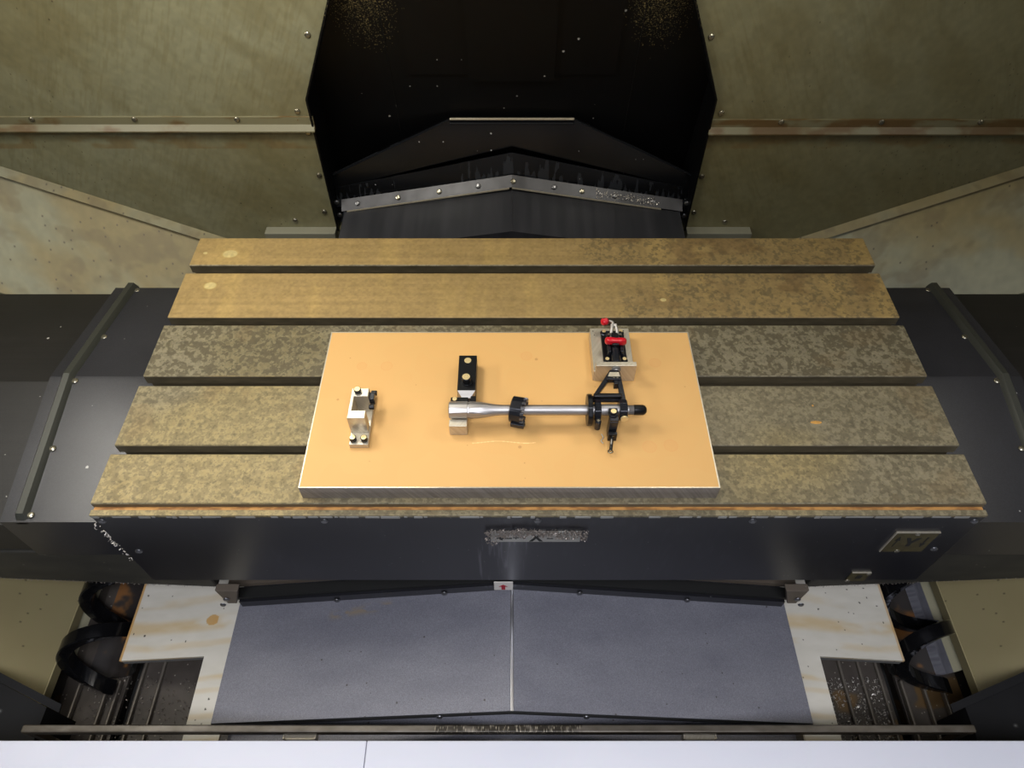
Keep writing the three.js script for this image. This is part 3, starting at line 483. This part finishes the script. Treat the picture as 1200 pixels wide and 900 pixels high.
for (const s of [-1, 1]) {
  const c = 0.704, b = thing('chip_trough', s < 0 ? 'dark ribbed chip trough in the front left corner below the cream plate' : 'dark ribbed chip trough in the front right corner, littered with bright chips', 'trough', [s * 0.6, -0.53, -0.4]);
  const X = (a, d) => [Math.min(s * a, s * d), Math.max(s * a, s * d)];
  part('bed', b, M.trough, rbox(...X(0.44, 0.652), -0.53, -0.52, -0.86, -0.2), rbox(...X(0.672, 0.78), -0.532, -0.5235, -0.86, -0.2));
  part('channel', b, M.ink, rbox(...X(0.652, 0.672), -0.56, -0.55, -0.86, -0.2));
  for (const x of s > 0 ? [0.543, 0.577, 0.61, 0.641, 0.676, 0.712, 0.744] : [0.749, 0.70, 0.681, 0.645, 0.612]) part('rib', b, M.rib, rbox(...X(x - 0.0025, x + 0.0025), -0.523, -0.512, x > 0.65 ? -0.36 : -0.62, -0.2, 0.0022));
  // half-round auger tray behind
  const arc = (a0, a1, th = 0.002, r = 0.064) => { const q = []; for (let i = 0; i <= 10; i++) { const a = a0 + (a1 - a0) * i / 10; q.push([s * (c + r * Math.cos(a)), -0.455 + r * Math.sin(a)]); } for (let i = 10; i >= 0; i--) { const a = a0 + (a1 - a0) * i / 10; q.push([s * (c + (r + th) * Math.cos(a)), -0.455 + (r + th) * Math.sin(a)]); } return loft(q, [-0.9, -0.366], ([x, y], z) => V(x, y, z), 0.4); };
  const D = Math.PI / 180, tr = thing('auger_tray', s < 0 ? 'rust stained tray under the left spiral auger' : 'rust stained tray with a scraped bright band under the right spiral auger', 'tray', [s * c, -0.5, -0.6]);
  part('tray_wall', tr, M.trayCream, arc(-32 * D, 5 * D));
  part('scraped_band', tr, s > 0 ? M.trayBare : M.trough, arc(-58 * D, -32 * D));
  part('stained_bottom', tr, M.trayRust, arc(-125 * D, -58 * D));
  part('inner_wall', tr, M.ink, arc(-180 * D, -125 * D));
  // spiral
  const co = thing('chip_auger', s < 0 ? 'glossy black spiral chip auger in the left tray' : 'glossy black spiral chip auger in the right tray', 'auger', [s * c, -0.455, -0.6]);
  const pitch = 0.1, z1 = -0.343, n = 260, st = []; for (let i = 0; i <= n; i++) st.push(i);
  const turns = 5, endPhi = s < 0 ? 305 * D : 320 * D;
  const xc = s < 0 ? -0.709 : 0.703;
  part('spiral', co, M.coil, loft([[0.034, -0.011], [0.034, 0.011], [0.0365, 0.0125], [0.0515, 0.0125], [0.054, 0.011], [0.054, -0.011], [0.0515, -0.0125], [0.0365, -0.0125]], st, ([r, h], i) => { const f = endPhi - (1 - i / n) * turns * 2 * Math.PI, z = z1 - (1 - i / n) * turns * pitch; return V(xc + r * Math.cos(f), -0.455 + r * Math.sin(f), z + h); }, 0.5));
  // lower side panel of the enclosure
  const lp = thing('lower_panel', s < 0 ? 'pale olive sloping panel beside the left auger, wet near the front' : 'olive brown sloping panel beside the right auger, dotted with specks', 'panel', [s * 0.86, -0.45, -0.55]);
  part('sheet', lp, M.lowPanel, plate([[s * 0.765, -0.45, -0.875], [s * 0.968, -0.22, -0.875], [s * 0.968, -0.22, -0.24], [s * 0.765, -0.45, -0.24]], 0.002));
  part('turned_edge', lp, M.lowPanel, rbox(...X(0.7635, 0.766), -0.47, -0.4495, -0.9, -0.24, 0.0005));
  // black gusset in front
  const gu = thing('front_gusset', s < 0 ? 'black sheet gusset with a turned lip at the left end of the door rail' : 'black sheet gusset with a turned lip at the right end of the door rail', 'gusset', [s * 0.82, -0.4, -0.27]);
  const q = s < 0 ? 0.727 : 0.708;
  part('sheet', gu, M.blackSheet, plate([[s * q, -0.409, -0.29], [s * 0.815, -0.3758, -0.327], [s * 0.815, -0.3758, -0.222], [s * q, -0.409, -0.222]], 0.003), plate([[s * q, -0.409, -0.29], [s * q, -0.409, -0.222], [s * (q - 0.002), -0.5, -0.222], [s * (q - 0.002), -0.5, -0.29]], 0.003));
  part('lip', gu, M.blackSheet, loft([[0, 0], [0.012, 0.002], [0.012, 0.004], [0, 0.003]], [0, 1], ([u, v], k) => V(s * (q - 0.02 + k * (0.815 - q + 0.02)), -0.4155 + k * 0.0397 + v, -0.283 - k * 0.044 - u)));
}
{
  const t = thing('door_rail', 'grimy square metal rail running across in front of the covers', 'rail', [-0.02, -0.34, -0.24]);
  part('bar', t, M.rail, rbox(-0.700, 0.662, -0.3405, -0.325, -0.2465, -0.2355, 0.0025));
  for (const x of [-0.305, 0.27]) part('clip', t, M.alu, rbox(x - 0.024, x - 0.0215, -0.355, -0.338, -0.238, -0.230), rbox(x + 0.0215, x + 0.024, -0.355, -0.338, -0.238, -0.230), rbox(x - 0.024, x + 0.024, -0.345, -0.342, -0.238, -0.230));
  part('support', t, M.rail, rbox(-0.7, -0.69, -0.5, -0.3405, -0.245, -0.237)); part('support', t, M.rail, rbox(0.65, 0.66, -0.5, -0.3405, -0.245, -0.237));
}
{
  const t = thing('door_sill', 'clean pale lavender door sill along the bottom of the view', 'sill', [0, -0.345, -0.16]);
  part('sill_panel', t, M.sill, rbox(-1.0, -0.2006, -0.345, -0.30, -0.2203, -0.11, 0.0015)); part('sill_panel', t, M.sill, rbox(-0.2, 1.0, -0.345, -0.30, -0.2203, -0.11, 0.0015));
}

// ------------------------------------------------------------------ fixture plate and what stands on it
const P = 0.025;
{
  const t = thing('fixture_plate', 'thick aluminium fixture plate with an orange top lying on the table', 'plate', [-0.003, 0, -0.558]);
  part('bright_rim', t, M.alu, prism('xz', [[-0.2578, -0.6853], [0.2513, -0.6853], [0.2513, -0.4312], [-0.2578, -0.4312]], P - 0.0006, P - 0.0001, 0, [[[-0.2563, -0.6838], [-0.2563, -0.4325], [0.2498, -0.4325], [0.2498, -0.6838]]]));
  part('block', t, M.aluEdge, rbox(-0.258, 0.2515, 0, P - 0.0004, -0.6855, -0.431, 0.0006));
  part('top_face', t, M.orange, rbox(-0.2564, 0.2499, P - 0.001, P, -0.6839, -0.4324, 0.0004));
}
// socket screw: black head, its gold top a reflection put into the colour
const headGeo = {}, bolt = (parent, x, y, z, r = 0.0042, h = 0.007, name = 'bolt') => {
  const k = r + ':' + h; headGeo[k] ??= [boxUV(cyl('y', r, 0, h, [0, 0, 0], 0.0005, 24)), boxUV(turned('y', [[h + 0.0002, r * 0.42], [h + 0.0003, r * 0.8], [h - 0.0004, r * 0.84]], [0, 0, 0], 24)), boxUV(turned('y', [[h + 0.0001, 0], [h + 0.0001, r * 0.45]], [0, 0, 0], 6))];
  const b = piece(name, parent, headGeo[k][0], M.blackOxide, [x, y, z]); piece('bright_rim', b, headGeo[k][1], M.goldSheenCap, [x, y, z]); piece('socket', b, headGeo[k][2], M.goldSheenCap, [x, y, z]); return b;
};
{ // U-shaped block at the left
  const t = thing('clamp_block', 'small aluminium U-shaped clamp block standing alone at the left of the orange plate', 'clamp block', [-0.192, P, -0.53]);
  part('foot', t, M.alu, rbox(-0.2035, -0.1795, P, P + 0.008, -0.570, -0.488, 0.0008));
  part('u_block', t, M.alu, prism('xz', [[-0.2028, -0.5526], [-0.181, -0.5526], [-0.181, -0.5396], [-0.1985, -0.5396], [-0.1985, -0.5178], [-0.181, -0.5178], [-0.181, -0.506], [-0.2028, -0.506]], P + 0.008, 0.0645, 0.0006));
  bolt(t, -0.1985, P + 0.008, -0.4945); bolt(t, -0.1845, P + 0.008, -0.4945); bolt(t, -0.1945, 0.0645, -0.5468, 0.0044, 0.006);
  const k = part('side_clamp', t, M.gloss, rbox(-0.1808, -0.1745, 0.046, 0.058, -0.551, -0.540)); for (const z of [-0.555, -0.5425, -0.533]) part('stud', k, M.blackOxide, cyl('x', 0.0034, -0.1808, z > -0.55 ? -0.1742 : -0.1735, [0, 0.051, z], 0.0006, 18));
}
{ // centre block under the shaft
  const t = thing('shaft_support', 'aluminium support block holding the thick left end of the shaft', 'support block', [-0.068, P, -0.53]);
  part('base', t, M.alu, rbox(-0.0785, -0.0569, P, 0.034, -0.552, -0.510));
  part('front_arm', t, M.alu, rbox(-0.079, -0.0564, P, 0.0447, -0.5182, -0.5077, 0.0008));
  part('rear_arm', t, M.blackOxide, rbox(-0.079, -0.0564, P, 0.0447, -0.5535, -0.5415, 0.0008));
  bolt(t, -0.0735, 0.0447, -0.5475, 0.0036, 0.004);
}
{ // strap clamp
  const t = thing('strap_clamp', 'black strap clamp with a tapered nose pressing on the shaft from behind', 'strap clamp', [-0.06, P, -0.595]);
  const x0 = -0.0712, x1 = -0.0472;
  part('bar', t, M.blackOxide, rbox(x0, x1, P, 0.047, -0.6225, -0.5626, 0.0007));
  const n = part('nose', t, M.steel, loft([[0, 0], [1, 0], [1, 1], [0, 1]], [[-0.5626, 0.047, 0, 0.030], [-0.5535, 0.0425, 0.006, 0.034]], ([u, v], [z, yt, inset, yb]) => V(x0 + 0.0005 + inset + u * (x1 - x0 - 0.001 - 2 * inset), yb + v * (yt - yb), z)));
  n.userData.label = 'shiny tapered nose';
  part('flush_screw', t, M.goldSheenCap, cyl('y', 0.0047, 0.0465, 0.0474, [-0.0592, 0, -0.6135], 0.0003, 24));
  bolt(t, -0.0595, 0.047, -0.577, 0.0062, 0.0105);
  part('washer', t, M.blackOxide, cyl('y', 0.0075, 0.047, 0.0485, [-0.0595, 0, -0.577], 0.0003, 28));
  part('heel', t, M.blackOxide, rbox(-0.0535, -0.0465, P, 0.044, -0.556, -0.545));
}
const AX = [0, 0.050, -0.529];
{ // shaft
  const t = thing('shaft', 'bright turned steel shaft with a thick left end lying across the orange plate', 'shaft', [0.04, P, AX[2]]);
  part('body', t, M.steel, turned('x', [[-0.0795, 0], [-0.0795, 0.0098], [-0.0785, 0.0108], [-0.0562, 0.0110], [-0.0558, 0.0103], [-0.0540, 0.0103], [-0.0536, 0.0109], [-0.0425, 0.0106], [-0.034, 0.0094], [-0.025, 0.0078], [-0.0175, 0.0069], [-0.010, 0.0066], [0.1, 0.0066], [0.1005, 0.0072], [0.142, 0.0072], [0.1425, 0.0062], [0.147, 0.0062]], AX, 64));
  const th = []; for (let i = 0; i <= 24; i++) th.push([0.147 + i * 0.0003, 0.0058 + (i % 2) * 0.0005]);
  part('threaded_end', t, M.steel, turned('x', th, AX, 40));
  part('end_cap', t, M.blackOxide, turned('x', [[0.1535, 0], [0.1535, 0.0060], [0.1542, 0.0067], [0.1655, 0.0067], [0.168, 0.0055], [0.1695, 0.0034], [0.1695, 0]], AX, 40));
}
{ // collar on the shaft
  const t = thing('locking_collar', 'black toothed locking collar tilted on the middle of the shaft', 'collar', [0.0075, AX[1], AX[2]]);
  const g = [turned('x', [[-0.009, 0.0075], [-0.009, 0.0150], [-0.008, 0.0166], [0.0055, 0.0172], [0.006, 0.0172], [0.006, 0.0075]], [0.0075, AX[1], AX[2]], 40)];
  const ring = part('ring', t, M.gloss, ...g);
  const tooth = []; for (let i = 0; i < 14; i++) { const a = i / 14 * Math.PI * 2; tooth.push(rbox(0.0125, 0.0175, AX[1] + 0.0125, AX[1] + 0.0172, AX[2] - 0.0018, AX[2] + 0.0018, 0.0005).translate(0, -AX[1], -AX[2]).rotateX(a).translate(0, AX[1], AX[2])); }
  for (const q of tooth) part('tooth', t, M.darkScrew, q);
  part('lug', t, M.gloss, rbox(0.002, 0.0195, AX[1] - 0.012, AX[1] - 0.005, AX[2] + 0.010, AX[2] + 0.0195, 0.001));
  part('lug_screw', t, M.screw, cyl('x', 0.002, 0.0195, 0.0205, [0, AX[1] - 0.0085, AX[2] + 0.0152], 0.0003, 12));
  t.rotation.y = -0.24;
}
{ // triangular bracket with disc and clamp rings
  const t = thing('triangular_bracket', 'black triangular bracket with disc and hub clamped round the right end of the shaft', 'bracket', [0.125, P, AX[2]]);
  const ringX = (x0, x1, r, ri = 0.0074) => turned('x', [[x0, ri], [x0, r - 0.0008], [x0 + 0.0008, r], [x1 - 0.0008, r], [x1, r - 0.0008], [x1, ri]], AX, 44);
  part('disc', t, M.blackOxide, ringX(0.0945, 0.1005, 0.0205));
  part('clamp_ring', t, M.gloss, ringX(0.1035, 0.1115, 0.0135));
  part('clamp_ear', t, M.gloss, rbox(0.1045, 0.1105, 0.036, 0.052, AX[2] + 0.011, AX[2] + 0.0195, 0.0015), cyl('y', 0.0038, 0.036, 0.0525, [0.1075, 0, AX[2] + 0.0185], 0.001, 20));
  part('ear_screw', t, M.screw, cyl('y', 0.002, 0.0525, 0.0535, [0.1075, 0, AX[2] + 0.0185], 0.0004, 14));
  part('hub', t, M.gloss, ringX(0.1345, 0.1445, 0.0135));
  part('hub_button', t, M.goldSheenCap, cyl('z', 0.0050, 0, 0.0025, [0.1405, 0.0515, AX[2] + 0.0135], 0.0004, 26));
  // frame: a triangle with a window, lying over the plate
  const yA = 0.0485, yB = 0.0545;
  part('frame', t, M.gloss, prism('xz', [[0.0985, -0.5415], [0.1265, -0.588], [0.1285, -0.5915], [0.1395, -0.5915], [0.1415, -0.588], [0.1455, -0.533], [0.1375, -0.533], [0.1365, -0.5415]], yA, yB, 0.0008, [[[0.1085, -0.5485], [0.1255, -0.5735], [0.1365, -0.5735], [0.1372, -0.5485]]]));
  part('apex_pad', t, M.alu, prism('xz', [[0.1245, -0.5785], [0.1275, -0.5865], [0.1395, -0.5865], [0.141, -0.5785]], yB - 0.0003, yB + 0.0012, 0.0003));
  part('cross_bar', t, M.gloss, rbox(0.1225, 0.1405, yB - 0.001, yB + 0.0035, -0.5775, -0.5725, 0.0008));
  part('cross_lug', t, M.gloss, rbox(0.132, 0.1375, 0.044, yB + 0.001, -0.5745, -0.567, 0.0008));
  part('rail_rod', t, M.blackOxide, cyl('x', 0.0035, 0.1035, 0.139, [0, 0.0575, -0.5455], 0.0008, 18));
  for (const x of [0.132, 0.1365]) part('frame_screw', t, M.screw, cyl('y', 0.0011, yB + 0.0035, yB + 0.0042, [x, 0, -0.575], 0.0002, 12));
}
{ // swing clamp on the bracket, with a pull pin in front
  const t = thing('swing_clamp', 'small black clamp with bolt topped in painted gold reflection and pull pin in front of the shaft', 'clamp', [0.125, P, -0.51]);
  part('upper_block', t, M.gloss, rbox(0.1202, 0.1315, 0.0575, 0.062, -0.5235, -0.5045, 0.001));
  part('ring_washer', t, M.blackOxide, cyl('y', 0.0062, 0.062, 0.0645, [0.1252, 0, -0.5145], 0.0008, 28));
  bolt(t, 0.1252, 0.0645, -0.5145, 0.0042, 0.003);
  part('body', t, M.gloss, rbox(0.1205, 0.1315, P, 0.0575, -0.5155, -0.5045, 0.001));
  part('body_step', t, M.blackOxide, rbox(0.1205, 0.1315, P, 0.040, -0.503, -0.4985, 0.0008));
  part('dot_screw', t, M.screw, cyl('z', 0.0014, -0.4985, -0.4978, [0.1262, 0.036, 0], 0.0003, 12));
  part('pull_pin', t, M.blackOxide, tube([[0.1255, 0.0335, -0.4985], [0.124, 0.0325, -0.489], [0.1225, 0.0315, -0.4805]], 0.0021, 16, 12));
  part('pin_ring', t, M.screw, new THREE.TorusGeometry(0.0028, 0.0009, 8, 20).rotateX(1.2).translate(0.122, 0.0312, -0.479));
  part('pin_tip', t, M.steel, tube([[0.1243, 0.0355, -0.494], [0.1233, 0.0345, -0.487]], 0.0009, 6, 8));
  part('side_spring', t, M.alu, tube([[0.113, 0.0315, -0.505], [0.115, 0.03, -0.5], [0.112, 0.0295, -0.496], [0.1145, 0.029, -0.4925]], 0.0008, 20, 8));
}
{ // toggle block
  const t = thing('toggle_block', 'silver aluminium mounting block with a raised front lip at the rear of the orange plate', 'mounting block', [0.136, P, -0.635]);
  part('base', t, M.alu, rbox(0.1085, 0.1625, P, 0.045, -0.674, -0.5965, 0.0008));
  part('front_lip', t, M.alu, rbox(0.1105, 0.1643, P, 0.0573, -0.6027, -0.5956, 0.0008));
  for (const [x, z] of [[0.1125, -0.6685], [0.114, -0.661], [0.155, -0.669]]) part('drilled_hole', t, M.ink, cyl('y', 0.0008, 0.0448, 0.0452, [x, 0, z], 0.0001, 12));
  part('guide_bush', t, M.greyEdge, cyl('z', 0.0060, -0.5956, -0.5935, [0.1375, 0.0505, 0], 0.0006, 28));
}
{ // toggle clamp
  const t = thing('toggle_clamp', 'black push toggle clamp with red grips bolted on the silver block', 'toggle clamp', [0.139, 0.045, -0.64]);
  const y0 = 0.045, cx = 0.1385;
  part('base', t, M.blackOxide, rbox(0.1225, 0.1545, y0, y0 + 0.003, -0.667, -0.606, 0.002));
  for (const s of [-1, 1]) part('side_rail', t, M.gloss, rbox(cx + s * 0.0085 - 0.0022, cx + s * 0.0085 + 0.0022, y0 + 0.003, y0 + 0.015, -0.655, -0.618, 0.001));
  part('barrel', t, M.gloss, cyl('z', 0.0062, -0.632, -0.6027, [cx, y0 + 0.0085, 0], 0.001, 28));
  part('plunger', t, M.steel, cyl('z', 0.0036, -0.604, -0.5915, [cx - 0.001, 0.0505, 0], 0.0008, 24));
  for (const [x, z] of [[0.1267, -0.6625], [0.1497, -0.6625], [0.1272, -0.6125], [0.1502, -0.6125]]) part('boss', t, M.gloss, cyl('y', 0.0048, y0 + 0.0005, y0 + 0.0038, [x, 0, z], 0.0008, 24));
  for (const [x, z] of [[0.1267, -0.6625], [0.1497, -0.6625], [0.1272, -0.6125], [0.1502, -0.6125]]) bolt(t, x, y0 + 0.0038, z, 0.0032, 0.003);
  part('lever', t, M.steel, ...[-1, 1].map((s) => tube([[cx + s * 0.0042, y0 + 0.012, -0.640], [cx + s * 0.004, y0 + 0.018, -0.650], [cx + s * 0.0022, y0 + 0.021, -0.662]], 0.0022, 14, 8)), tube([[cx, y0 + 0.020, -0.658], [cx - 0.0015, y0 + 0.021, -0.666], [cx - 0.0055, y0 + 0.0195, -0.6695]], 0.0019, 10, 8));
  part('link_pin', t, M.screw, cyl('x', 0.0018, cx - 0.0095, cx + 0.0095, [0, y0 + 0.018, -0.646], 0.0004, 14));
  const grip = (a, b, r) => { const d = V(...b).sub(V(...a)), L = d.length(), g = new THREE.LatheGeometry([[0, 0], [r * 0.62, 0.0006], [r * 0.95, r * 0.5], [r, L * 0.3], [r * 0.86, L * 0.5], [r, L * 0.72], [r * 0.95, L - r * 0.5], [r * 0.62, L - 0.0006], [0, L]].map(([x, y]) => new THREE.Vector2(x, y)), 24); g.applyQuaternion(new THREE.Quaternion().setFromUnitVectors(V(0, 1, 0), d.normalize())); return toCreasedNormals(g.translate(...a), 1.0); };
  part('grip', t, M.red, grip([0.1240, y0 + 0.0195, -0.6335], [0.1535, y0 + 0.0185, -0.6325], 0.0052)).userData.label = 'long red grip lying across';
  part('grip', t, M.red, grip([0.1325, y0 + 0.0195, -0.6695], [0.1215, y0 + 0.0185, -0.668], 0.0052)).userData.label = 'short red knob on the raised lever';
  part('grip_stem', t, M.red, tube([[cx, y0 + 0.019, -0.633], [cx, y0 + 0.0165, -0.6305], [cx, y0 + 0.0145, -0.629]], 0.0034, 10, 12));
  part('link', t, M.blackOxide, rbox(cx - 0.005, cx + 0.005, y0 + 0.012, y0 + 0.020, -0.648, -0.626, 0.0015));
}
// ------------------------------------------------------------------ swarf: nobody could count these
const chipGeo = (() => { const s = []; for (let i = 0; i <= 5; i++) s.push(i); return loft([[0, -0.0006], [0, 0.0006], [0.0002, 0.0006], [0.0002, -0.0006]], s, ([r, h], i) => { const a = i / 5 * 3.2; return V((0.0012 + r) * Math.cos(a), h + i * 0.0002, (0.0012 + r) * Math.sin(a)); }); })();
function chips(name, label, mat, n, seed, place, size = [0.5, 1.3]) {
  const m = new THREE.InstancedMesh(chipGeo, mat, n), r = rng(seed), q = new THREE.Quaternion(), e = new THREE.Euler(), M4 = new THREE.Matrix4();
  for (let i = 0; i < n; i++) { const p = place(r, i), s = size[0] + (size[1] - size[0]) * r() ** 2; m.setMatrixAt(i, M4.compose(V(...p), q.setFromEuler(e.set(r() * 6.28, r() * 6.28, r() * 6.28)), V(s, s, s))); }
  m.name = numbered(name); m.position.y = T; m.userData = { label, category: 'metal chips', kind: 'stuff' }; shadows(m); scene.add(m); return m;
}
chips('metal_chips', 'heap of grey metal chips lying on the X axis plate of the skirt', M.darkChip, 900, 11, (r) => {
  const x = -0.034 + 0.13 * r(), top = 0.007 + 0.004 * Math.sin(x * 90) * Math.sin(x * 31 + 1) + 0.004 * Math.exp(-((x + 0.02) ** 2) / 0.0002), k = r();
  const lowL = x < -0.018 ? 0.022 : x > 0.088 ? 0.014 : (x > 0.018 && x < 0.043 ? 0.003 : 0.009 * Math.abs(Math.sin(x * 70)));
  return [x, -0.0485 + top - k * (top + lowL), FRONT + 0.0015 + (1 - r() * r()) * 0.007 * (0.4 + 0.6 * k)];
});
chips('metal_chips', 'bright chips strewn on the bed of the right chip trough', M.chip, 700, 12, (r) => [0.505 + 0.14 * r(), -0.5185 + 0.003 * r(), -0.235 - 0.13 * r()], [0.6, 1.9]);
chips('metal_chips', 'dull chips strewn on the bed of the left chip trough', M.darkChip, 500, 13, (r) => [-0.5 - 0.24 * r() ** 1.6, -0.5185 + 0.003 * r(), -0.235 - 0.13 * r()], [0.5, 1.5]);
chips('metal_chips', 'row of chips caught on the wiper strip below the column at right', M.chip, 160, 14, (r) => { const x = 0.15 + 0.115 * r(); return [x, 0.019 - 0.17 * x - 0.010 * r() + 0.003, -1.058 + 0.014 * r()]; }, [0.6, 1.3]);
chips('metal_chips', 'thin curls of swarf in the rear slot at the left end of the table', M.chip, 70, 15, (r) => [-0.507 + 0.065 * r() ** 1.3, -0.026 - 0.006 * r(), -0.849 + 0.012 * r()], [0.8, 2.2]);
chips('metal_chips', 'curls of swarf hanging at the left edge of the skirt', M.chip, 45, 16, (r) => { const y = -0.03 - 0.11 * r(); return [-0.5185 - 0.004 * r(), y, FRONT - 0.004 + 0.006 * r()]; }, [0.6, 1.8]);
chips('metal_chips', 'fine chips stuck along the lower edge of the saddle', M.darkChip, 420, 17, (r) => { const x = (r() < 0.6 ? -1 : 1) * (0.46 + 0.4 * r()); return [x, -0.305 + (Math.abs(x) - 0.46) * 0.105 + 0.006 * r() ** 2, -0.4415]; }, [0.3, 0.9]);
renderer.render(scene, camera);
